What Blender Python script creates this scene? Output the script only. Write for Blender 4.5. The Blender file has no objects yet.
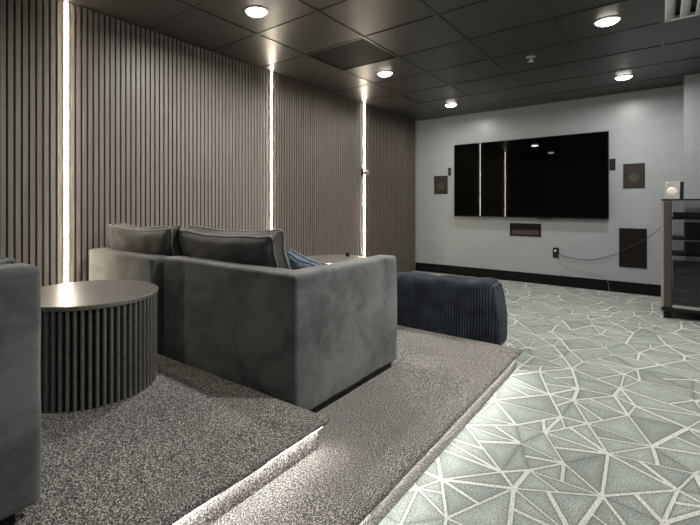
import bpy, bmesh, math, random
from math import sin, cos, pi, radians
from mathutils import Vector, Matrix, noise
from mathutils.geometry import delaunay_2d_cdt
random.seed(11)
S = bpy.context.scene
C = S.collection

# ------------------------------------------------------------------ camera, world, exposure
EYE = 1.06
CEIL = EYE + 1.357
cd = bpy.data.cameras.new('camera')
cam = bpy.data.objects.new('camera', cd); C.objects.link(cam)
cam.location = (0, 0, EYE)
cam.rotation_euler = (pi/2, 0, 0.7165)
cd.sensor_width = 36.0
cd.lens = 425.35/700*36
cd.shift_x = (350-290.8)/700
cd.shift_y = (205.07-262.5)/700
cd.clip_start = 0.02
S.camera = cam
w = bpy.data.worlds.new('world'); S.world = w; w.use_nodes = True
w.node_tree.nodes['Background'].inputs[0].default_value = (0.6, 0.65, 0.7, 1)
w.node_tree.nodes['Background'].inputs[1].default_value = 0.0
S.view_settings.view_transform = 'Standard'
S.view_settings.look = 'None'
S.view_settings.gamma = 1
S.view_settings.use_curve_mapping = False
S.view_settings.exposure = 0.0
S.cycles.max_bounces = 8
S.cycles.diffuse_bounces = 5
S.cycles.sample_clamp_indirect = 6
LAMP_W = 27.0        # watts of every ceiling downlight
LED_E = 115.0         # emission of the wall strips
LENS_E = 16.0
STEP_E = 88.0

# ------------------------------------------------------------------ materials
def nodes_of(name):
    m = bpy.data.materials.new(name); m.use_nodes = True
    nt = m.node_tree; b = nt.nodes['Principled BSDF']
    return m, nt, b
def N(nt, t, **kw):
    n = nt.nodes.new(t)
    for k, v in kw.items():
        if k in n.inputs: n.inputs[k].default_value = v
        else: setattr(n, k, v)
    return n
def ramp(nt, src, stops):
    r = nt.nodes.new('ShaderNodeValToRGB')
    e = r.color_ramp.elements
    while len(e) < len(stops): e.new(0.5)
    for i, (p, c) in enumerate(stops):
        e[i].position = p; e[i].color = (c[0], c[1], c[2], 1)
    nt.links.new(src, r.inputs[0]); return r.outputs[0]
def coords(nt, scale=(1, 1, 1), kind='Object'):
    t = nt.nodes.new('ShaderNodeTexCoord'); mp = nt.nodes.new('ShaderNodeMapping')
    mp.inputs['Scale'].default_value = scale
    nt.links.new(t.outputs[kind], mp.inputs[0]); return mp.outputs[0]
def noise_tex(nt, vec, scale, detail=3, rough=.6):
    n = N(nt, 'ShaderNodeTexNoise', Scale=scale, Detail=detail, Roughness=rough)
    nt.links.new(vec, n.inputs['Vector']); return n.outputs['Fac']
def bump(nt, b, h, strength, dist):
    bp = N(nt, 'ShaderNodeBump', Strength=strength, Distance=dist)
    nt.links.new(h, bp.inputs['Height']); nt.links.new(bp.outputs[0], b.inputs['Normal'])
def plain(name, col, rough=.5, metal=0, var=.12, scale=30, bmp=0, coat=0, spec=None):
    m, nt, b = nodes_of(name)
    v = coords(nt)
    f = noise_tex(nt, v, scale, 4)
    c0 = [x*(1-var) for x in col]; c1 = [x*(1+var) for x in col]
    nt.links.new(ramp(nt, f, [(.3, c0), (.7, c1)]), b.inputs['Base Color'])
    b.inputs['Roughness'].default_value = rough
    b.inputs['Metallic'].default_value = metal
    if coat: b.inputs['Coat Weight'].default_value = coat
    if spec is not None: b.inputs['Specular IOR Level'].default_value = spec
    if bmp: bump(nt, b, f, .4, bmp)
    return m
def emit(name, col, e):
    m, nt, b = nodes_of(name)
    b.inputs['Base Color'].default_value = (.8, .8, .8, 1)
    b.inputs['Emission Color'].default_value = (*col, 1)
    b.inputs['Emission Strength'].default_value = e
    return m

def velvet(name, dark, light):
    m, nt, b = nodes_of(name)
    v = coords(nt, (1, 1, 1.25))
    a = N(nt, 'ShaderNodeTexNoise', Scale=3.4, Detail=7, Roughness=.66, Distortion=.35)
    nt.links.new(v, a.inputs['Vector'])
    f2 = noise_tex(nt, v, 160, 2)
    mx = N(nt, 'ShaderNodeMath', operation='MULTIPLY_ADD'); mx.inputs[1].default_value = .10
    nt.links.new(f2, mx.inputs[0]); nt.links.new(a.outputs['Fac'], mx.inputs[2])
    mid = [(p+q)/2 for p, q in zip(dark, light)]
    nt.links.new(ramp(nt, mx.outputs[0], [(.36, dark), (.52, mid), (.66, light), (.8, light)]), b.inputs['Base Color'])
    b.inputs['Roughness'].default_value = .75
    b.inputs['Specular IOR Level'].default_value = .25
    b.inputs['Sheen Weight'].default_value = .55
    b.inputs['Sheen Roughness'].default_value = .35
    b.inputs['Sheen Tint'].default_value = (.75, .75, .73, 1)
    bump(nt, b, f2, .25, .002)
    return m

def pile(name, stops, scale):
    m, nt, b = nodes_of(name)
    v = coords(nt)
    f = noise_tex(nt, v, scale, 2, .7)
    g = noise_tex(nt, v, 3, 3)
    c = ramp(nt, f, stops)
    mixn = N(nt, 'ShaderNodeMixRGB', blend_type='MULTIPLY'); mixn.inputs[0].default_value = 1
    nt.links.new(c, mixn.inputs[1])
    nt.links.new(ramp(nt, g, [(.3, (.86, .86, .86)), (.7, (1.08, 1.08, 1.08))]), mixn.inputs[2])
    nt.links.new(mixn.outputs[0], b.inputs['Base Color'])
    b.inputs['Roughness'].default_value = .95
    b.inputs['Specular IOR Level'].default_value = .1
    bump(nt, b, f, .9, .006)
    return m

def floor_mat():
    m, nt, b = nodes_of('patterned_carpet')
    at = N(nt, 'ShaderNodeAttribute', attribute_name='pattern')
    v = coords(nt)
    f = noise_tex(nt, v, 170, 2, .7)
    st = noise_tex(nt, coords(nt, (1, 14, 1)), 22, 3, .6)
    m1 = N(nt, 'ShaderNodeMixRGB', blend_type='MULTIPLY'); m1.inputs[0].default_value = 1
    nt.links.new(at.outputs['Color'], m1.inputs[1])
    nt.links.new(ramp(nt, f, [(.32, (.42, .44, .43)), (.5, (.95, .95, .95)), (.68, (1.4, 1.4, 1.4))]), m1.inputs[2])
    m2 = N(nt, 'ShaderNodeMixRGB', blend_type='MULTIPLY'); m2.inputs[0].default_value = 1
    nt.links.new(m1.outputs[0], m2.inputs[1])
    nt.links.new(ramp(nt, st, [(.35, (.86, .87, .87)), (.65, (1.08, 1.08, 1.08))]), m2.inputs[2])
    nt.links.new(m2.outputs[0], b.inputs['Base Color'])
    b.inputs['Roughness'].default_value = .95
    b.inputs['Specular IOR Level'].default_value = .1
    bump(nt, b, f, .6, .004)
    return m

def wood(name, c0, c1, rough=.45):
    m, nt, b = nodes_of(name)
    v = coords(nt, (1, 1, .05))
    f = noise_tex(nt, v, 55, 5, .65)
    nt.links.new(ramp(nt, f, [(.3, c0), (.7, c1)]), b.inputs['Base Color'])
    b.inputs['Roughness'].default_value = rough
    bump(nt, b, f, .15, .001)
    return m

def tabletop_mat():
    m, nt, b = nodes_of('tabletop_wood')
    v = coords(nt, (.6, 14, 1))
    f = noise_tex(nt, v, 8, 5, .6)
    nt.links.new(ramp(nt, f, [(.3, (.13, .125, .115)), (.7, (.2, .19, .175))]), b.inputs['Base Color'])
    b.inputs['Roughness'].default_value = .32
    b.inputs['Specular IOR Level'].default_value = .8
    b.inputs['Coat Weight'].default_value = .6
    b.inputs['Coat Roughness'].default_value = .13
    return m

def corduroy():
    m, nt, b = nodes_of('navy_corduroy')
    v = coords(nt)
    sx = nt.nodes.new('ShaderNodeSeparateXYZ'); nt.links.new(v, sx.inputs[0])
    k = N(nt, 'ShaderNodeMath', operation='MULTIPLY'); k.inputs[1].default_value = pi/.019
    nt.links.new(sx.outputs[0], k.inputs[0])
    sn = N(nt, 'ShaderNodeMath', operation='SINE'); nt.links.new(k.outputs[0], sn.inputs[0])
    ab = N(nt, 'ShaderNodeMath', operation='ABSOLUTE'); nt.links.new(sn.outputs[0], ab.inputs[0])
    f = noise_tex(nt, v, 8, 4)
    mx = N(nt, 'ShaderNodeMixRGB', blend_type='MULTIPLY'); mx.inputs[0].default_value = 1
    nt.links.new(ramp(nt, ab.outputs[0], [(.2, (.003, .0035, .0045)), (.8, (.036, .047, .061))]), mx.inputs[1])
    nt.links.new(ramp(nt, f, [(.35, (.45, .45, .45)), (.68, (1.25, 1.25, 1.25))]), mx.inputs[2])
    nt.links.new(mx.outputs[0], b.inputs['Base Color'])
    b.inputs['Roughness'].default_value = .8; b.inputs['Specular IOR Level'].default_value = .2
    b.inputs['Sheen Weight'].default_value = .08; b.inputs['Sheen Tint'].default_value = (.5, .6, .75, 1)
    return m

def glass_mat():
    m, nt, b = nodes_of('smoked_glass')
    b.inputs['Base Color'].default_value = (.5, .52, .52, 1)
    b.inputs['Roughness'].default_value = .03
    b.inputs['Transmission Weight'].default_value = 1
    b.inputs['IOR'].default_value = 1.45
    return m

M = dict(
    slat=wood('slat_wood', (.23, .207, .18), (.335, .304, .27)),
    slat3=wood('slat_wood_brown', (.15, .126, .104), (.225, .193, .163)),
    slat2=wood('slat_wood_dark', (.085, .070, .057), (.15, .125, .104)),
    felt=plain('black_felt', (.006, .006, .006), .9),
    paint=plain('grey_paint', (.285, .308, .32), .34, var=.04, scale=6, bmp=.002),
    ceil=plain('ceiling_tile_black', (.036, .034, .031), .38, var=.18, scale=18, bmp=.003),
    tee=plain('ceiling_grid_black', (.03, .028, .026), .35),
    base=plain('baseboard_black', (.003, .003, .003), .6, spec=.15),
    step=pile('step_carpet', [(.32, (.010, .009, .008)), (.44, (.10, .094, .087)), (.54, (.24, .227, .214)), (.63, (.78, .75, .72))], 230),
    floor=floor_mat(),
    velvet=velvet('grey_velvet', (.062, .065, .065), (.19, .198, .197)),
    velvet2=velvet('cushion_velvet', (.045, .045, .044), (.09, .09, .088)),
    welt=plain('cushion_welt', (.24, .24, .23), .7),
    black=plain('black_plastic', (.005, .005, .005), .5, spec=.25),
    satin=plain('satin_black_metal', (.015, .015, .015), .3, metal=.3),
    flute=plain('fluted_black_wood', (.17, .163, .15), .22, var=.2, spec=.7),
    top=tabletop_mat(),
    cord=corduroy(),
    navy=plain('navy_panel_cloth', (.022, .034, .048), .8, var=.35, scale=9),
    denim=plain('blue_cushion_cloth', (.09, .125, .17), .8, var=.3, scale=25),
    screen=plain('screen_glass', (.001, .001, .001), .02, var=0, spec=.18),
    bezel=plain('tv_bezel', (.02, .02, .02), .3, metal=.6),
    grille=plain('speaker_grille', (.030, .025, .021), .6, var=.1, scale=300, spec=.2),
    grille2=plain('dark_speaker_grille', (.008, .006, .005), .6, var=.15, scale=300, spec=.15),
    coneshade=plain('speaker_cone', (.055, .047, .04), .6, spec=.2),
    ring=plain('downlight_trim', (.8, .78, .75), .4),
    white=plain('white_plastic', (.75, .74, .72), .4, var=.03),
    steel=plain('brushed_steel', (.45, .44, .42), .35, metal=.8),
    vane=plain('diffuser_metal', (.85, .84, .81), .35, metal=.2, var=.03),
    post=plain('rack_bronze', (.06, .054, .048), .42, metal=.35),
    postl=plain('rack_edge_trim', (.30, .265, .225), .4, metal=.3),
    silver=plain('speaker_silver', (.34, .33, .30), .4, metal=.4),
    cone=plain('speaker_white_cone', (.85, .84, .80), .5, var=.02),
    glass=glass_mat(),
    unit=plain('device_black', (.004, .004, .005), .5, spec=.2),
    cable=plain('cable_grey', (.03, .03, .03), .5),
    thin=plain('thin_grey_cord', (.22, .22, .22), .5),
    led=emit('led_diffuser', (1.0, .86, .68), LED_E),
    steplight=emit('step_light_diffuser', (1.0, .97, .92), STEP_E),
    lens=emit('lamp_lens', (1.0, .91, .79), LENS_E),
)

# ------------------------------------------------------------------ helpers
def obj(name, bm, mats, parent=None, smooth=False):
    me = bpy.data.meshes.new(name)
    bmesh.ops.recalc_face_normals(bm, faces=bm.faces[:])
    bm.to_mesh(me); bm.free()
    if not isinstance(mats, (list, tuple)): mats = [mats]
    for m in mats: me.materials.append(m)
    if smooth:
        for p in me.polygons: p.use_smooth = True
    o = bpy.data.objects.new(name, me); C.objects.link(o)
    if parent: o.parent = parent
    return o
def struct(name, bm, mats, **kw):
    o = obj(name, bm, mats, **kw); o['kind'] = 'structure'; return o
def tag(o, label, cat, group=None):
    o['label'] = label; o['category'] = cat
    if group: o['group'] = group
    return o
def thing(name, label, cat, loc=(0, 0, 0), rz=0, group=None):
    o = bpy.data.objects.new(name, None); C.objects.link(o)
    o.empty_display_size = .1
    o.location = loc; o.rotation_euler = (0, 0, rz)
    return tag(o, label, cat, group)
def dup(root, loc, rz, label, group=None):
    r = root.copy(); C.objects.link(r); r.location = loc; r.rotation_euler = (0, 0, rz)
    r['label'] = label
    if group: r['group'] = group
    for ch in list(root.children):
        c = ch.copy(); C.objects.link(c); c.parent = r
        for g in list(ch.children):
            d = g.copy(); C.objects.link(d); d.parent = c
    return r
def box(bm, x0, x1, y0, y1, z0, z1, bev=0, seg=3, mat=0):
    ret = bmesh.ops.create_cube(bm, size=1)
    vs = ret['verts']
    bmesh.ops.scale(bm, vec=(x1-x0, y1-y0, z1-z0), verts=vs)
    bmesh.ops.translate(bm, vec=((x0+x1)/2, (y0+y1)/2, (z0+z1)/2), verts=vs)
    fs = list({f for v in vs for f in v.link_faces})
    for f in fs: f.material_index = mat
    if bev:
        es = list({e for v in vs for e in v.link_edges})
        r = bmesh.ops.bevel(bm, geom=es, offset=bev, segments=seg, profile=.5, affect='EDGES')
        for f in r['faces']: f.material_index = mat
    return vs
def B(*a, **k):
    bm = bmesh.new(); box(bm, *a, **k); return bm
def cyl(bm, c, r0, r1, h, axis='z', n=32, mat=0):
    ret = bmesh.ops.create_cone(bm, cap_ends=True, segments=n, radius1=r0, radius2=r1, depth=h)
    vs = ret['verts']
    if axis == 'y': bmesh.ops.rotate(bm, matrix=Matrix.Rotation(pi/2, 3, 'X'), verts=vs)
    if axis == 'x': bmesh.ops.rotate(bm, matrix=Matrix.Rotation(pi/2, 3, 'Y'), verts=vs)
    bmesh.ops.translate(bm, vec=c, verts=vs)
    for f in {f for v in vs for f in v.link_faces}: f.material_index = mat
    return vs
def CY(*a, **k):
    bm = bmesh.new(); cyl(bm, *a, **k); return bm
def lathe(bm, prof, n=48, mat=0):
    rings = []
    for r, z in prof:
        rings.append([bm.verts.new((r*cos(2*pi*i/n), r*sin(2*pi*i/n), z)) for i in range(n)] if r > 1e-6 else [bm.verts.new((0, 0, z))])
    for a, b in zip(rings, rings[1:]):
        for i in range(n):
            j = (i+1) % n
            if len(a) == 1: f = bm.faces.new((a[0], b[i], b[j]))
            elif len(b) == 1: f = bm.faces.new((a[i], a[j], b[0]))
            else: f = bm.faces.new((a[i], a[j], b[j], b[i]))
            f.material_index = mat
def tube(bm, pts, r, n=8, sub=6):
    P = [Vector(p) for p in pts]
    Q = []
    for i in range(len(P)-1):
        p0, p1, p2, p3 = P[max(i-1, 0)], P[i], P[i+1], P[min(i+2, len(P)-1)]
        for k in range(sub):
            t = k/sub
            Q.append(.5*((2*p1)+(p2-p0)*t+(2*p0-5*p1+4*p2-p3)*t*t+(3*p1-p0-3*p2+p3)*t**3))
    Q.append(P[-1])
    rings = []
    for i, q in enumerate(Q):
        d = (Q[min(i+1, len(Q)-1)]-Q[max(i-1, 0)]).normalized()
        u = d.cross(Vector((0, 0, 1)))
        if u.length < 1e-3: u = d.cross(Vector((0, 1, 0)))
        u.normalize(); v = d.cross(u)
        rings.append([bm.verts.new(q+r*(cos(2*pi*k/n)*u+sin(2*pi*k/n)*v)) for k in range(n)])
    for a, b in zip(rings, rings[1:]):
        for k in range(n): bm.faces.new((a[k], a[(k+1) % n], b[(k+1) % n], b[k]))
    bm.faces.new(rings[0]); bm.faces.new(rings[-1][::-1])

# ------------------------------------------------------------------ room shell
XL, XR, YB, YF = -2.995, 2.4, 6.523, -2.6
T1, T2 = .13, .25                       # tops of the two carpeted tiers

def carpet_floor():
    """patterned broadloom: random star-burst triangles, cream strokes, dark outlines"""
    rnd = random.Random(5)
    x0, x1, y0, y1, st = -3.0, 2.42, -2.62, 6.53, .205
    pts = []
    ny = int((y1-y0)/st)+1; nx = int((x1-x0)/st)+1
    for j in range(-1, ny+2):
        for i in range(-1, nx+2):
            px = x0+(i+.5*(j % 2))*st+rnd.uniform(-.37, .37)*st
            py = y0+j*st+rnd.uniform(-.37, .37)*st
            pts.append(Vector((min(max(px, x0), x1), min(max(py, y0), y1))))
    for t in range(12):
        pts += [Vector((x0+(x1-x0)*t/11, y0)), Vector((x0+(x1-x0)*t/11, y1)), Vector((x0, y0+(y1-y0)*t/11)), Vector((x1, y0+(y1-y0)*t/11))]
    V, E, F, *_ = delaunay_2d_cdt(pts, [], [], 0, 1e-4)
    def width():
        q = rnd.random()
        return (rnd.uniform(.0055, .0095), 1) if q < .55 else ((rnd.uniform(.004, .006), .92) if q < .92 else (.0006, .4))
    wid = {tuple(sorted(e)): width() for e in E}
    tris = []
    for f in F:
        if len(f) != 3: continue
        p = [V[i].copy() for i in f]; ws = [wid[tuple(sorted((f[i], f[(i+1) % 3])))] for i in range(3)]
        if (p[1]-p[0]).cross(p[2]-p[0]) < 0: p = [p[0], p[2], p[1]]; ws = [ws[2], ws[1], ws[0]]
        L = [(p[i]-p[(i+1) % 3]).length for i in range(3)]; k = L.index(max(L))
        if rnd.random() < .5 and max(L) > .2:      # a stroke from the opposite corner splits the triangle
            a, b, c = p[k], p[(k+1) % 3], p[(k+2) % 3]
            m = a.lerp(b, rnd.uniform(.35, .65)); nw = width()
            tris.append(([a, m, c], [ws[k], nw, ws[(k+2) % 3]])); tris.append(([m, b, c], [ws[k], ws[(k+1) % 3], nw]))
        else: tris.append((p, ws))
    bm = bmesh.new()
    col = bm.loops.layers.float_color.new('pattern')
    cream = Vector((.52, .53, .49))
    def face(vs, cs):
        try: f = bm.faces.new(vs)
        except ValueError: return
        for l, c in zip(f.loops, cs): l[col] = (c[0], c[1], c[2], 1)
    for p, ws in tris:
        ar = (p[1]-p[0]).cross(p[2]-p[0])
        if ar < 1e-6: continue
        per = sum((p[i]-p[(i+1) % 3]).length for i in range(3)); inr = ar/per
        def inset(d):
            ls = []
            for i in range(3):
                t = (p[(i+1) % 3]-p[i]).normalized(); n = Vector((-t.y, t.x))
                ls.append((p[i]+n*d[i], t))
            out = []
            for i in range(3):
                a, t = ls[i-1]; b, s = ls[i]
                den = t.x*s.y-t.y*s.x
                u = ((b.x-a.x)*s.y-(b.y-a.y)*s.x)/den
                out.append(a+t*u)
            return out
        lim = inr*.55
        d1 = [min(x[0], lim*.7) for x in ws]; d2 = [min(a+.005, lim) for a in d1]
        q1, q2 = inset(d1), inset(d2)
        g = rnd.uniform(-1, 1)
        base = Vector((.26, .29, .27))*(1+.14*g)
        dark = base*.66; cen = base*1.16
        P0 = [bm.verts.new((a.x, a.y, 0)) for a in p]; P1 = [bm.verts.new((a.x, a.y, 0)) for a in q1]
        P2 = [bm.verts.new((a.x, a.y, 0)) for a in q2]
        m = (q2[0]+q2[1]+q2[2])/3; pc = bm.verts.new((m.x, m.y, 0))
        for i in range(3):
            j = (i+1) % 3
            lc = cream*ws[i][1] if ws[i][1] > .5 else base*.9
            face((P0[i], P0[j], P1[j], P1[i]), [lc]*4)
            face((P1[i], P1[j], P2[j], P2[i]), [dark]*4)
            face((P2[i], P2[j], pc), [base*.88, base*.88, cen])
    bmesh.ops.remove_doubles(bm, verts=bm.verts[:], dist=1e-5)
    box(bm, x0, x1, y0, y1, -.06, -.004)
    bm.normal_update()
    o = struct('floor', bm, M['floor'])
    return o
carpet_floor()

def wall_left():
    bm = bmesh.new()
    box(bm, XL-.12, XL-.034, YF-.1, YB+.1, 0, CEIL+.1, mat=1)
    y = 1.156-.04*94
    leds = (1.156, 3.139, 4.928)
    while y < YB-.03:
        if y > YF and not any(abs(y-l) < .022 for l in leds):
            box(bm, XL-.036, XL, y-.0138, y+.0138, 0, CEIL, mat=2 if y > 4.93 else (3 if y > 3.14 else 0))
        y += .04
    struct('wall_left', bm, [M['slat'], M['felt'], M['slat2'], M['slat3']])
wall_left()
struct('wall_back', B(XL-.1, XR+.1, YB, YB+.12, 0, CEIL+.1), M['paint'])
struct('wall_corner', B(.185, XR, 6.06, YB, 0, CEIL), M['paint'])
struct('wall_right', B(XR, XR+.12, YF-.1, YB+.1, 0, CEIL+.1), M['paint'])
struct('wall_rear', B(XL-.1, XR+.1, YF-.12, YF, 0, CEIL+.1), M['paint'])
struct('baseboard_back', B(XL, .185, YB-.014, YB, 0, .135, bev=.003), M['base'])
struct('baseboard_corner', B(.185, XR, 6.046, 6.06, 0, .135, bev=.003), M['base'])
struct('baseboard_right', B(XR-.014, XR, YF, 6.046, 0, .135, bev=.003), M['base'])

GX, GY, TL = -2.43, 2.381, .61          # ceiling grid origin and module
DIFX, DIFY = GX+4*TL, GY+2*TL           # tile that holds the air diffuser
def ceiling():
    bm = bmesh.new(); r = random.Random(3)
    box(bm, XL-.1, XR+.1, YF-.1, YB+.1, CEIL+.05, CEIL+.15)
    i = -1
    while GX+i*TL < XR:
        j = -9
        while GY+j*TL < YB:
            x0, x1 = max(GX+i*TL, XL), min(GX+(i+1)*TL, XR)
            y0, y1 = max(GY+j*TL, YF), min(GY+(j+1)*TL, YB)
            if x1-x0 > .05 and y1-y0 > .05 and not (i == 4 and j == 2) and not (i == 0 and j == 1):
                vs = box(bm, x0+.006, x1-.006, y0+.006, y1-.006, CEIL+.004, CEIL+.03)
                m = Matrix.Rotation(r.uniform(-.004, .004), 3, 'X') @ Matrix.Rotation(r.uniform(-.004, .004), 3, 'Y')
                bmesh.ops.rotate(bm, verts=vs, matrix=m, cent=((x0+x1)/2, (y0+y1)/2, CEIL+.01))
            j += 1
        i += 1
    struct('ceiling', bm, M['ceil'])
    g = bmesh.new()
    i = 0
    while GX+i*TL < XR:
        box(g, GX+i*TL-.012, GX+i*TL+.012, YF, YB, CEIL-.001, CEIL+.045); i += 1
    j = -8
    while GY+j*TL < YB:
        box(g, XL, XR, GY+j*TL-.012, GY+j*TL+.012, CEIL-.0005, CEIL+.044); j += 1
    box(g, XL, XL+.02, YF, YB, CEIL-.001, CEIL+.045); box(g, XL, XR, YB-.02, YB, CEIL-.001, CEIL+.045)
    struct('trim_1', g, M['tee'])
    p = bmesh.new()                     # dark panel set up a little into its grid opening
    box(p, GX+.013, GX+TL-.013, GY+TL+.013, GY+2*TL-.013, CEIL+.006, CEIL+.036)
    struct('trim_2', p, M['base'])
ceiling()

def tier(name, poly, z0, z1, over):
    """carpeted tier: riser plus a rounded, slightly lumpy nosing that overhangs it"""
    bm = bmesh.new()
    n = len(poly)
    def offs(d):
        out = []
        for i in range(n):
            a, b, c = Vector(poly[i-1]), Vector(poly[i]), Vector(poly[(i+1) % n])
            t, s = (b-a).normalized(), (c-b).normalized()
            nt_, ns = Vector((t.y, -t.x)), Vector((s.y, -s.x))
            den = 1+nt_.dot(ns)
            out.append(b+(nt_+ns)*(d/den))
        return out
    th, R = .030, .015
    prof = [(-over, z0), (-over, z1-th)]
    for k in range(9):
        a = -pi/2+pi*k/8
        prof.append((-R+R*cos(a), z1-R+R*sin(a)))
    prof.append((-.10, z1))
    dense = []
    for d, z in prof:
        o = offs(d); ring = []
        for i in range(n):
            a, b = o[i], o[(i+1) % n]
            L = max(2, int((Vector(poly[i])-Vector(poly[(i+1) % n])).length/.05))
            for k in range(L):
                q = a.lerp(b, k/L)
                w_ = noise.noise(Vector((q.x*5, q.y*5, 3.1)))*.006 if z > z0 else 0
                ring.append(bm.verts.new((q.x+w_, q.y+w_*.6, z+(w_*.5 if z > z0+.02 else 0))))
        dense.append(ring)
    m = len(dense[0])
    for a, b in zip(dense, dense[1:]):
        for k in range(m): bm.faces.new((a[k], a[(k+1) % m], b[(k+1) % m], b[k]))
    bm.faces.new(dense[-1])
    o = struct(name, bm, M['step'], smooth=True)
    for p in o.data.polygons[:2*m]: p.use_smooth = False
    return o
tier('floor_lower_tier', [(-2.99, -2.59), (-.676, -2.59), (-.676, 3.05), (-2.99, 3.05)], 0, T1, .032)
tier('floor_upper_tier', [(-2.99, -2.59), (-.957, -2.59), (-.957, 1.328), (-2.99, 1.245)], T1, T2, .032)

# ------------------------------------------------------------------ lights of the room
def led(y, label, z0):
    t = thing('led_strip', label, 'light strip', (XL, y, z0), 0, 'vertical light strips in the slat wall')
    h = CEIL-z0
    obj('channel', B(-.018, .002, -.0215, .0215, 0, h-.002), M['slat'], t)
    bm = bmesh.new(); n = 8; rings = []
    for z in (0.002, h-.004):
        rings.append([bm.verts.new((.003+.0055*sin(pi*k/n), -.0055*cos(pi*k/n), z)) for k in range(n+1)])
    for k in range(n): bm.faces.new((rings[0][k], rings[0][k+1], rings[1][k+1], rings[1][k]))
    bm.faces.new(rings[0]); bm.faces.new(rings[1][::-1])
    obj('diffuser', bm, M['led'], t)
led(1.156, 'glowing vertical light strip in slat wall behind the near drum table', T2)
led(3.139, 'glowing vertical light strip in slat wall rising behind the peaked sofa cushion', 0)
led(4.928, 'glowing vertical light strip in slat wall farthest from camera, with small wall bracket across it', 0)

def downlight(x, y, label, watts=LAMP_W):
    t = thing('recessed_downlight', label, 'ceiling light', (x, y, CEIL), 0, 'recessed ceiling downlights')
    bm = bmesh.new(); lathe(bm, [(.070, .004), (.071, -.004), (.078, -.004), (.082, -.001), (.082, .004)], 40)
    obj('trim_ring', bm, M['ring'], t, smooth=True)
    bm = bmesh.new(); lathe(bm, [(0, -.024), (.030, -.0225), (.055, -.018), (.066, -.010), (.069, -.002), (.069, .003)], 40)
    obj('lens', bm, M['lens'], t, smooth=True)
    ld = bpy.data.lights.new('lamp', 'AREA'); ld.shape = 'DISK'; ld.size = .13
    ld.energy = watts; ld.color = (1, .965, .92); ld.spread = radians(172)
    l = bpy.data.objects.new('lamp', ld); C.objects.link(l); l.parent = t; l.location = (0, 0, -.028)
for x, y, p, lb in ((-2.14, 2.09, .7, 'lit round ceiling downlight near the slat wall, closest to camera'),
                 (-2.15, 3.95, .55, 'lit round ceiling downlight beside the dark ceiling panel'),
                 (-2.15, 5.776, .45, 'lit round ceiling downlight above the left end of the television'),
                 (-.30, 3.90, 1, 'lit round ceiling downlight nearest the metal air diffuser'),
                 (-.30, 5.72, .65, 'lit round ceiling downlight close to back wall, right of the television'),
                 (-.30, 2.07, 1, 'lit round ceiling downlight above the frame over the carpet floor'),
                 (-.30, .24, .15, 'lit round ceiling downlight over the camera'),
                 (-2.14, .24, .08, 'lit round ceiling downlight over the near sofa'),
                 (1.53, 3.90, .8, 'unseen ceiling downlight added for light right of the frame, far'),  # unseen pair right of the frame, added for light at the grid spacing
                 (1.53, 2.07, .55, 'unseen ceiling downlight added for light right of the frame, middle')):
    downlight(x, y, lb, LAMP_W*p)

def step_light(label, x, y0, y1, z, k):
    # strip tucked up under the overhanging nosing of a tier, washing the riser and the surface below it
    t = thing('step_light', label, 'light strip', (x, (y0+y1)/2, z), 0, 'light strips under the tier nosings')
    L = (y1-y0)/2
    obj('channel', B(-.003, .0025, -L, L, -.0015, .0005), M['satin'], t)
    obj('diffuser', B(-.0025, .0025, -L+.002, L-.002, -.0045, -.0015), M['steplight'], t)
step_light('hidden light strip under the nosing of the lower tier, washing the carpet floor', -.6935, -1.5, 3.02, T1-.0305, 1)
step_light('hidden light strip under the nosing of the upper tier, washing the lower tread', -.9745, -1.5, 1.30, T2-.0305, 1)

# ------------------------------------------------------------------ soft furniture builders
def pudge(bm, amp, sc, seed=0):
    for v in bm.verts:
        d = noise.noise_vector(v.co*sc+Vector((seed, seed*2.3, 0)))
        v.co += d*amp
def soft_box(x0, x1, y0, y1, z0, z1, r, step=.05, amp=.004, seed=0, crown=0):
    """upholstered block: rounded edges on a fine grid so the cover can ripple and crown"""
    bm = bmesh.new()
    L = (x1-x0, y1-y0, z1-z0); cx = ((x0+x1)/2, (y0+y1)/2, (z0+z1)/2)
    half = [l/2 for l in L]; r = min(r, min(half)*.98)
    def axis_samples(h):
        inner = h-r
        k = max(1, int(2*inner/step))
        arc = [-h, -inner-r*.7071, -inner-.38*r]
        return [-h, -h+r*.12, -h+r*.35, -h+r*.68]+[-inner+2*inner*i/k for i in range(k+1)]+[h-r*.68, h-r*.35, h-r*.12, h]
    A = [axis_samples(h) for h in half]
    cache = {}
    def put(p):
        key = tuple(round(a, 5) for a in p)
        if key in cache: return cache[key]
        core = Vector([max(-half[i]+r, min(half[i]-r, p[i])) for i in range(3)])
        d = Vector(p)-core
        q = core+d.normalized()*r if d.length > 1e-9 else Vector(p)
        if crown:
            q.z += crown*max(0, q.z/half[2])*(1-(q.x/half[0])**2)*(1-(q.y/half[1])**2)
        v = bm.verts.new(q+Vector(cx)); cache[key] = v; return v
    for ax in range(3):
        u, w_ = [(1, 2), (2, 0), (0, 1)][ax]
        for sgn in (-1, 1):
            for i in range(len(A[u])-1):
                for j in range(len(A[w_])-1):
                    quad = []
                    for a, b in ((i, j), (i+1, j), (i+1, j+1), (i, j+1)):
                        p = [0, 0, 0]; p[ax] = sgn*half[ax]; p[u] = A[u][a]; p[w_] = A[w_][b]
                        quad.append(put(p))
                    if len(set(quad)) == 4:
                        try: bm.faces.new(quad if sgn > 0 else quad[::-1])
                        except ValueError: pass
    if amp: pudge(bm, amp, 4.5, seed)
    return bm

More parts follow.
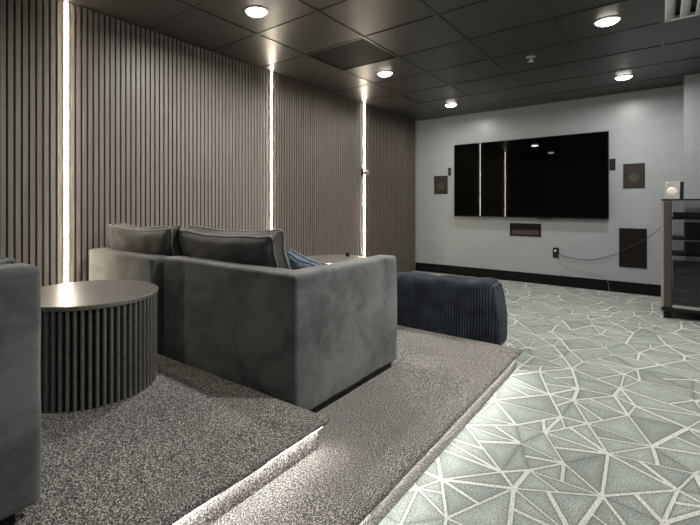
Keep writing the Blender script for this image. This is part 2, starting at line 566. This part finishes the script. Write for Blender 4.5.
def pillow(w_, h, t, seed=0, pinch=.10, nx=36, nz=22, ny=5):
    """boxed scatter-back cushion standing in the xz plane: puffed faces, drawn-in edges, peaked corners"""
    bm = bmesh.new(); idx = {}
    def pt(a, b, s):                     # a,b in -1..1, s in -1..1 through the thickness
        ea, eb = 1-abs(a)**3.0, 1-abs(b)**3.0
        puff = (max(ea, 0)*max(eb, 0))**.45
        x = a*w_/2*(1-pinch*.35*(1-b*b)*abs(a)**2)
        z = b*h/2*(1-pinch*(1-a*a)*abs(b)**2)
        y = s*(t/2)*(.34+.66*puff)
        v = Vector((x, y, z))
        v += noise.noise_vector(Vector((a*2.2+seed, b*1.7, s*.5+seed)))*.012
        cr = math.exp(-((abs(a)-1)**2+(abs(b)-1)**2)*6)
        v.y += .006*sin(a*23+b*9+seed)*cr+.004*sin(a*13-b*17+seed)*puff*.5
        return v
    A = [-1+2*i/nx for i in range(nx+1)]; Bz = [-1+2*i/nz for i in range(nz+1)]
    A = [math.copysign(abs(a)**.8, a) for a in A]
    def vert(i, j, k):
        key = (i, j, k)
        if key not in idx: idx[key] = bm.verts.new(pt(A[i], Bz[j], -1+2*k/ny))
        return idx[key]
    for k in (0, ny):
        for i in range(nx):
            for j in range(nz): bm.faces.new([vert(*q) for q in ((i, j, k), (i+1, j, k), (i+1, j+1, k), (i, j+1, k))])
    for k in range(ny):
        for i in range(nx):
            for j in (0, nz): bm.faces.new([vert(*q) for q in ((i, j, k), (i+1, j, k), (i+1, j, k+1), (i, j, k+1))])
        for j in range(nz):
            for i in (0, nx): bm.faces.new([vert(*q) for q in ((i, j, k), (i, j+1, k), (i, j+1, k+1), (i, j, k+1))])
    def rim(k):
        loop = [(i, 0) for i in range(nx)]+[(nx, j) for j in range(nz)]+[(i, nz) for i in range(nx, 0, -1)]+[(0, j) for j in range(nz, 0, -1)]
        return [pt(A[i], Bz[j], -1+2*k/ny) for i, j in loop]
    return bm, rim(0), rim(ny)
def welt_bm(*loops, r=.006):
    bm = bmesh.new()
    for lp in loops:
        tube(bm, lp+[lp[0]], r, 6, 1)
    return bm
def back_cushion(label, loc, rz, tilt, w_, h, t, seed, group, mat='velvet2', welt='welt', name='back_cushion', cat='cushion', roll=0):
    o = thing(name, label, cat, loc, rz, group)
    o.rotation_euler = (tilt, roll, rz)
    bm, r0, r1 = pillow(w_, h, t, seed)
    obj('cover', bm, M[mat], o, smooth=True)
    obj('piping', welt_bm(r0, r1), M[welt], o, smooth=True)
    return o

def sofa_section(label, loc, rz, W, D, H, arm_side, group, seed):
    """one-armed velvet sofa section; origin at the back-right foot, x to the left negative, front towards +y"""
    t = thing('sofa_section', label, 'sofa', loc, rz, group)
    a = .12; f = .028
    if arm_side == 'right': sx0, sx1 = -W, -a-.004
    else: sx0, sx1 = -W+a+.004, 0
    b = .13
    def shell(keep):
        # arm and backrest share a mitred corner: one L-shaped shell cut along the mitre
        bm = bmesh.new()
        L = [(0, 0), (0, D), (-a, D), (-a, b), (-W, b), (-W, 0)]
        if arm_side == 'left': L = [(-W-x, y) for x, y in L][::-1]
        vs = [bm.verts.new((x, y, f)) for x, y in L]
        r = bmesh.ops.extrude_face_region(bm, geom=[bm.faces.new(vs)])
        bmesh.ops.translate(bm, vec=(0, 0, H-f), verts=[v for v in r['geom'] if isinstance(v, bmesh.types.BMVert)])
        bmesh.ops.recalc_face_normals(bm, faces=bm.faces[:])
        ed = [e for e in bm.edges if e.calc_face_angle_signed(0) > .1]
        bmesh.ops.bevel(bm, geom=ed, offset=.020, segments=4, profile=.5, affect='EDGES')
        for ax, lo, hi in ((0, -W, 0), (1, 0, D), (2, f, H)):
            q = lo+.06
            while q < hi-.02:
                no = [0, 0, 0]; no[ax] = 1; co = [0, 0, 0]; co[ax] = q
                bmesh.ops.bisect_plane(bm, geom=bm.verts[:]+bm.edges[:]+bm.faces[:], plane_co=co, plane_no=no); q += .06
        px = (0, 0, 0) if arm_side == 'right' else (-W, 0, 0)
        pn = Vector((b, a, 0)) if arm_side == 'right' else Vector((-b, a, 0))
        bmesh.ops.bisect_plane(bm, geom=bm.verts[:]+bm.edges[:]+bm.faces[:], plane_co=px, plane_no=pn, clear_inner=keep == 'arm', clear_outer=keep != 'arm')
        pudge(bm, .0035, 4.0, seed)
        return bm
    obj('arm', shell('arm'), M['velvet'], t, smooth=True)
    obj('backrest', shell('back'), M['velvet'], t, smooth=True)
    obj('seat_base', soft_box(sx0+.002, sx1-.002, .134, D-.01, f, .26, .02, amp=.002, seed=seed+2), M['velvet'], t, smooth=True)
    obj('seat_cushion', soft_box(sx0+.006, sx1-.006, .137, D+.005, .262, .405, .045, amp=.003, seed=seed+3, crown=.015), M['velvet'], t, smooth=True)
    obj('plinth', B(-W+.03, -.012, .03, D-.06, 0, f+.004), M['black'], t)
    return t

SEC = 'grey velvet sofa sections on the lower carpeted tier'
sofa_section('grey velvet sofa section whose broad right arm faces the patterned carpet floor',
             (-1.150, 1.352, T1), radians(.5), .985, .93, .636, 'right', SEC, 1)
sofa_section('paler grey velvet sofa section against the slat wall, behind the near drum table',
             (-2.166, 1.300, T1), radians(1.0), .803, .93, .630, 'left', SEC, 5)
sofa_section('grey velvet sofa section cut off by the left edge of the frame',
             (-1.224, -.515, T2), 0, .93, .93, .652, 'right', 'grey velvet sofas on the upper tier', 9)
CUS = 'loose back cushions on the sofa'
back_cushion('wide grey velvet back cushion with peaked corner, leaning on the right sofa section',
             (-1.805, 1.578, .750), radians(1.0), radians(18), .76, .36, .23, 3, CUS)
back_cushion('grey velvet back cushion on the left sofa section nearest the slat wall',
             (-2.528, 1.475, .75), radians(4), radians(14), .69, .36, .19, 8, CUS)
back_cushion('faded blue throw cushion on the sofa seat showing over the arm', (-1.595, 1.99, .645), 0, radians(20), .32, .20, .12, 14, None, 'denim', 'denim', 'throw_cushion', 'cushion', roll=radians(16))
back_cushion('grey cushion standing on the near sofa seat at left edge of frame', (-1.505, .17, .778), radians(90), 0, .50, .23, .16, 21, None, 'velvet', 'velvet', 'seat_pillow', 'cushion')

# ------------------------------------------------------------------ drum tables
def drum_table(label, loc, R, h, ribs, group):
    t = thing('drum_table', label, 'table', loc, 0, group)
    bm = bmesh.new(); top = []; bot = []
    ro, ri = R-.006, R-.022
    for k in range(ribs):
        a0 = 2*pi*k/ribs; s = 2*pi/ribs
        for fr, r in ((0, ri), (.40, ri), (.44, ro-.006), (.52, ro-.001), (.70, ro), (.88, ro-.001), (.96, ro-.006)):
            a = a0+fr*s
            bot.append(bm.verts.new((r*cos(a), r*sin(a), 0))); top.append(bm.verts.new((r*cos(a), r*sin(a), h-.018)))
    n = len(top)
    for k in range(n): bm.faces.new((bot[k], bot[(k+1) % n], top[(k+1) % n], top[k]))
    bm.faces.new(bot[::-1])
    for f in bm.faces:
        if all(v.co.x**2+v.co.y**2 < (ri+.002)**2 for v in f.verts): f.material_index = 1
    obj('fluted_drum', bm, [M['flute'], M['felt']], t)
    bm = bmesh.new(); lathe(bm, [(0, h-.018), (R-.001, h-.018), (R, h-.015), (R, h-.003), (R-.003, h), (0, h)], 96)
    obj('tabletop', bm, M['top'], t)
    return t
drum_table('round black fluted drum table on the upper tier, beside the near sofa arm', (-1.978, .862, T2), .305, EYE-.395-T2, 68, 'fluted drum tables')
drum_table('round drum table behind the sofa arm, only its pale top showing', (-1.86, 2.69, T1), .275, EYE-.41-T1, 62, 'fluted drum tables')
t = thing('small_item', 'small black item standing on the far drum table', 'item', (-1.89, 2.86, EYE-.41))  # unidentified small dark item, given a plain hollow shape
bm = bmesh.new(); lathe(bm, [(0, 0), (.014, 0), (.017, .03), (.014, .03), (.012, .006), (0, .006)], 20)
obj('item_body', bm, M['black'], t, smooth=True)

# ------------------------------------------------------------------ corduroy bean bag
def bean_bag():
    t = thing('bean_bag', 'navy corduroy bean bag lounger on the floor beyond the lower tier', 'bean bag', (-1.28, 3.235, 0), radians(1.0))
    bm = bmesh.new()
    W, D, H = .82, .31, .515
    nx, nr = 340, 72
    rings = []
    for i in range(nx+1):
        a = -1+2*i/nx
        x = a*W/2
        fill = (1-abs(a)**7)**.5*.86+.14 if abs(a) < 1 else .14
        ring = []
        for k in range(nr):
            th = 2*pi*k/nr
            c, s_ = cos(th), sin(th)
            ex = .30
            y = math.copysign(abs(c)**ex, c)*D/2
            z = math.copysign(abs(s_)**ex, s_)*H/2
            sag = .96+.14*max(0, a-.15)**2+.02*a*a
            wr = noise.noise(Vector((x*4.5, y*4, z*5)))*.020+noise.noise(Vector((x*11, y*9, z*10)))*.007
            rib = .0065*abs(sin(pi*x/.019))
            n_ = Vector((0, y/(D/2)*abs(c)**.5, z/(H/2)*abs(s_)**.5))
            if n_.length > 0: n_.normalize()
            f = .62+.38*fill
            pz = z*sag if z > 0 else z
            p = Vector((x+(.03*(1-fill)*math.copysign(1, a)), y*f, (pz)*(f if z < 0 else .80+.20*fill)))+n_*(wr+rib)
            if z > 0: p.z += .012*sin(a*9)*max(0, s_)
            p.z += H/2
            if a > 0: p.x -= a**6*(.075*max(0, p.z/H-.5)+.02*max(0, .3-p.z/H))
            p.z = max(p.z, .002)
            ring.append(bm.verts.new(p))
        rings.append(ring)
    for a, b in zip(rings, rings[1:]):
        for k in range(nr): bm.faces.new((a[k], a[(k+1) % nr], b[(k+1) % nr], b[k]))
    obj('cover', bm, M['cord'], t, smooth=True)
    # end panels and the seam cord round each one
    for sgn, ring in ((1, rings[-1]),):
        pass
    me = t.children[0].data
    for e in (0, nx):
        sgn = -1 if e == 0 else 1
        base = [me.vertices[e*nr+k].co.copy() for k in range(nr)]
        cen = sum(base, Vector())/nr
        pb = bmesh.new(); prev = None
        for q in range(7):
            f = 1-q/6
            ring = [pb.verts.new(cen+(v-cen)*f+Vector((sgn*.03*(1-f*f)+.004*noise.noise(v*9), 0, 0))) for v in base]
            if prev:
                for k in range(nr): pb.faces.new((prev[k], prev[(k+1) % nr], ring[(k+1) % nr], ring[k]))
            prev = ring
        obj('end_panel', pb, M['navy'], t, smooth=True)
        obj('seam', welt_bm(base, r=.007), M['navy'], t, smooth=True)
bean_bag()

# ------------------------------------------------------------------ television and what hangs on the back wall
def television():
    t = thing('television', 'large black flat-screen television hung on the grey back wall', 'television', (-1.4155, YB, .886))
    W, H = 1.873, 1.077; f = -.082
    obj('housing', B(-W/2+.004, W/2-.004, f+.012, f+.042, .004, H-.004, bev=.006), M['black'], t)
    bm = bmesh.new()
    b = .009
    box(bm, -W/2, W/2, f, f+.014, 0, .014); box(bm, -W/2, W/2, f, f+.014, H-b, H)
    box(bm, -W/2, -W/2+b, f, f+.014, .014, H-b); box(bm, W/2-b, W/2, f, f+.014, .014, H-b)
    obj('bezel', bm, M['bezel'], t)
    obj('screen', B(-W/2+b, W/2-b, f+.003, f+.013, .014, H-b), M['screen'], t)
    obj('wall_mount', B(-.3, .3, f+.04, 0, .3, .75), M['satin'], t)
    obj('sensor', B(.16, .34, f+.004, f+.03, -.012, .001, bev=.004), M['black'], t)
television()

def on_wall(name, label, cat, x0, x1, z0, z1, group=None):
    return thing(name, label, cat, ((x0+x1)/2, YB, z0+EYE), 0, group), (x1-x0)/2, z1-z0
SPK = 'square speakers let into the back wall'
def wall_speaker(label, x0, x1, z0, z1, round_=True, mat='grille', group=None):
    t, w_, h = on_wall('wall_speaker', label, 'speaker', x0, x1, z0, z1, group)
    bm = bmesh.new(); b = .008
    box(bm, -w_, w_, -.008, 0, 0, b); box(bm, -w_, w_, -.008, 0, h-b, h); box(bm, -w_, -w_+b, -.008, 0, b, h-b); box(bm, w_-b, w_, -.008, 0, b, h-b)
    obj('frame', bm, M['grille2'], t)
    obj('grille', B(-w_+b, w_-b, -.006, 0, b, h-b), M[mat], t)
    if round_: obj('cone', CY((0, -.007, h*.44), w_*.52, w_*.5, .004, 'y', 32), M['coneshade'], t)
    return t, w_, h
wall_speaker('square brown in-wall speaker left of the television', -2.69, -2.478, .172, .452, True, 'grille', SPK)
wall_speaker('square brown in-wall speaker right of the television', -.347, -.146, .203, .495, True, 'grille', SPK)
t, w_, h = wall_speaker('wide dark in-wall speaker under the television', -1.601, -1.219, -.428, -.252, False, 'grille2')
obj('lower_band', B(-w_+.03, w_-.03, -.0075, -.004, .02, h*.48), plain('grille_brown', (.035, .02, .012), .5), t)
wall_speaker('tall dark in-wall subwoofer panel low on the wall beside the rack', -.387, -.128, -.748, -.279, False, 'grille2')
def plate(label, x0, x1, z0, z1, kind):
    t, w_, h = on_wall('wall_plate', label, 'wall plate', x0, x1, z0, z1, 'black plates on the back wall')
    obj('cover_plate', B(-w_, w_, -.007, 0, 0, h, bev=.002), M['black'], t)
    if kind == 'socket':
        for z in (.3, .7):
            obj('socket', CY((0, -.008, h*z), .016, .015, .004, 'y', 20), M['satin'], t)
    else:
        obj('rocker', B(-.017, .017, -.011, -.006, h*.25, h*.75, bev=.002), M['satin'], t)
    return t
plate('small black wall plate at the left edge of the television', -2.472, -2.425, .453, .572, 'rocker')
plate('small black wall plate at the right edge of the television', -.48, -.421, .428, .567, 'socket')
plate('black power outlet under the television with a plug in it', -1.08, -1.012, -.695, -.561, 'socket')

t = thing('power_cable', 'thin dark cable drooping from the outlet across the wall to the rack', 'cable', (-1.05, YB-.02, EYE-.60))
px = [(-1.05, 6.50, -.60), (-1.0, 6.49, -.64), (-.93, 6.505, -.672), (-.80, 6.505, -.69), (-.68, 6.505, -.69), (-.55, 6.505, -.655),
      (-.40, 6.505, -.585), (-.25, 6.50, -.48), (-.13, 6.46, -.39), (-.03, 6.28, -.28), (.03, 6.0, -.17), (.05, 5.90, -.12)]
bm = bmesh.new(); tube(bm, [(a+1.05, b-YB+.02, c+.60) for a, b, c in px], .0034)
obj('cord', bm, M['cable'], t, smooth=True)
obj('plug', B(-.011, .011, -.020, .011, -.011, .011, bev=.004), M['white'], t)
bm = bmesh.new()
px = [(-1.03, 6.512, -.66), (-1.0, 6.512, -.74), (-.9, 6.512, -.82), (-.75, 6.512, -.85), (-.55, 6.512, -.875), (-.5, 6.508, -.93), (-.48, 6.5, -1.056)]
tube(bm, [(a+1.03, b-YB+.011, c+.66) for a, b, c in px], .0022)
t = obj('thin_cord', bm, M['thin'], smooth=True); t.location = (-1.03, YB-.011, EYE-.66)
tag(t, 'hair-thin pale cord trailing from the outlet down to the baseboard', 'cable')

t = thing('wall_bracket', 'small metal bracket on the slat wall crossing the farthest light strip', 'bracket', (XL, 4.885, EYE+.435))
obj('back_plate', B(0, .012, -.03, .03, -.05, .05, bev=.003), M['satin'], t)
obj('hook_arm', B(.012, .065, .0, .05, -.03, .012, bev=.004), M['steel'], t)
obj('hook_tip', B(.050, .068, .03, .075, -.03, .03, bev=.004), M['steel'], t)

# ------------------------------------------------------------------ ceiling fittings
def diffuser():
    t = thing('air_diffuser', 'metal louvred air diffuser in the ceiling at top right corner', 'vent', (DIFX+TL/2, DIFY+TL/2, CEIL))
    h = TL/2-.014
    bm = bmesh.new(); b = .03
    for a in ((-h, h, -h, -h+b), (-h, h, h-b, h), (-h, -h+b, -h+b, h-b), (h-b, h, -h+b, h-b)): box(bm, *a, -.004, .02, bev=.003)
    obj('frame', bm, M['vane'], t)
    obj('duct_plate', B(-h+.01, h-.01, -h+.01, h-.01, .034, .04), M['black'], t)
    for k in range(7):
        x = -h+.05+k*(2*h-.1)/6; sg = -1 if k < 3.5 else 1
        bm = bmesh.new(); prof = []
        for q in range(9):
            a = q/8*pi/2
            prof.append((x+sg*(.055*(1-cos(a))), .030-.045*sin(a)))
        r0, r1 = [], []
        yy = h-b-.002
        for d in (0, .003):
            r0.append([bm.verts.new((p[0]+d, -yy, p[1]+d*.5)) for p in prof]); r1.append([bm.verts.new((p[0]+d, yy, p[1]+d*.5)) for p in prof])
        for d in (0, 1):
            for q in range(8): bm.faces.new((r0[d][q], r0[d][q+1], r1[d][q+1], r1[d][q]))
        for r in (r0, r1):
            for q in range(8): bm.faces.new((r[0][q], r[0][q+1], r[1][q+1], r[1][q]))
        for q in (0, 8): bm.faces.new((r0[0][q], r0[1][q], r1[1][q], r1[0][q]))
        obj('vane', bm, M['vane'], t, smooth=True)
diffuser()
t = thing('fire_sprinkler', 'small white fire sprinkler head in the dark ceiling', 'sprinkler', (-.90, 4.385, CEIL))
bm = bmesh.new(); lathe(bm, [(.014, .004), (.040, .004), (.040, -.002), (.030, -.010), (.016, -.012), (.014, .004)], 28)
obj('escutcheon', bm, M['steel'], t, smooth=True)
bm = bmesh.new(); cyl(bm, (0, 0, -.022), .009, .007, .03, n=12); cyl(bm, (0, 0, -.040), .022, .022, .003, n=20)
obj('sprinkler_head', bm, M['white'], t)

# ------------------------------------------------------------------ equipment rack
def rack():
    x0, x1, y0, y1, z0, z1 = 0.0, .62, 5.29, 5.93, .105, 1.117
    t = thing('equipment_rack', 'black glass-fronted equipment rack on casters at right edge of frame', 'rack', (x0, y0, 0))
    def bx(name, a, m, bev=.004): return obj(name, B(a[0]-x0, a[1]-x0, a[2]-y0, a[3]-y0, a[4], a[5], bev=bev), M[m], t)
    for xa, nm in ((x0+.018, 'l'), (x1-.076, 'r')):
        p = bx('front_post', (xa, xa+.058, y0, y0+.06, z0, z1-.012), 'post', .012)
        e = obj('edge_strip', B(xa-x0-.020, xa-x0+.002, .008, .05, z0, z1-.012, bev=.006), M['postl'], p)
    for xa in (x0+.01, x1-.05): bx('rear_post', (xa, xa+.04, y1-.04, y1, z0, z1-.012), 'black')
    bx('top_panel', (x0-.002, x1+.002, y0-.004, y1, z1-.012, z1), 'satin')
    bx('base_panel', (x0, x1, y0, y1, z0-.03, z0), 'black')
    bx('bottom_rail', (x0+.078, x1-.078, y0+.01, y0+.03, z0+.001, z0+.03), 'steel')
    for z in (.925, .735, .585): bx('shelf', (x0+.05, x1-.05, y0+.08, y1-.05, z, z+.014), 'black', .002)
    bx('side_panel', (x1-.014, x1-.004, y0+.062, y1-.042, z0, z1-.012), 'black', 0)
    bx('glass_door', (x0+.078, x1-.078, y0+.016, y0+.022, z0+.032, z1-.014), 'glass', 0)
    for cx in (x0+.045, x1-.045):
        for cy in (y0+.05, y1-.06):
            c = obj('caster', CY((cx-x0, cy-y0+.012, .029), .029, .029, .052, 'x', 24), M['black'], t, smooth=False)
            obj('caster_fork', B(cx-x0-.02, cx-x0+.02, cy-y0-.018, cy-y0+.03, .0575, z0-.03), M['satin'], c)
    return x0, y0
rack()
DEV = 'black devices inside the rack'
def device(label, x0, x1, y0, y1, z0, h, kind, feet=True):
    t = thing('av_device', label, 'electronics', ((x0+x1)/2, y0, z0), 0, DEV)
    w_ = (x1-x0)/2
    obj('case', B(-w_, w_, .006, y1-y0, 0, h, bev=.003), M['unit'], t)
    obj('front_panel', B(-w_+.002, w_-.002, 0, .006, .002, h-.002, bev=.002), M['black'], t)
    if kind == 'vents':
        for r_ in range(2):
            for k in range(6):
                obj('vent', B(-w_+.02+k*.016, -w_+.03+k*.016, -.0015, .001, h*(.3+.36*r_), h*(.3+.36*r_)+.014), plain('vent_grey', (.16, .17, .17), .5), t)
    if kind == 'knob': obj('knob', CY((w_-.06, -.008, h*.5), .02, .018, .018, 'y', 24), M['steel'], t)
    if kind == 'led': obj('display', B(-.05, .05, -.001, .001, h*.4, h*.6), plain('display_grey', (.2, .2, .21), .3), t)
    return t
device('slim black device on the highest rack shelf', .09, .53, 5.39, 5.80, .939, .05, 'none')
device('black amplifier with a round knob below the highest rack shelf', .17, .53, 5.40, 5.80, .749, .14, 'knob')
device('black device with a small grey display on the lowest rack shelf', .17, .53, 5.40, 5.80, .599, .10, 'led')
device('black amplifier with grey vent rows standing on the rack base', .085, .53, 5.40, 5.80, .105, .22, 'vents')
device('black amplifier with grey vent rows stacked on the bottom amplifier', .085, .53, 5.40, 5.80, .325, .18, 'vents')

t = thing('desktop_speaker', 'small silver speaker with round white cone on top of the rack', 'speaker', (.078, 5.43, 1.117), radians(-14))
bm = bmesh.new(); vs = box(bm, -.056, .056, 0, .12, 0, .165, bev=.004)
for v in bm.verts: v.co.y += v.co.z*.12
obj('cabinet', bm, M['black'], t)
bm = bmesh.new(); box(bm, -.056, .056, -.010, .0, .001, .165, bev=.003)
for v in bm.verts: v.co.y += v.co.z*.12
obj('baffle', bm, M['silver'], t)
bm = bmesh.new(); lathe(bm, [(0, .010), (.022, .012), (.037, .006), (.041, 0)], 36)
bmesh.ops.rotate(bm, matrix=Matrix.Rotation(pi/2+.12, 3, 'X'), verts=bm.verts[:]); bmesh.ops.translate(bm, vec=(0, -.0015, .072), verts=bm.verts[:])
obj('cone', bm, M['cone'], t, smooth=True)
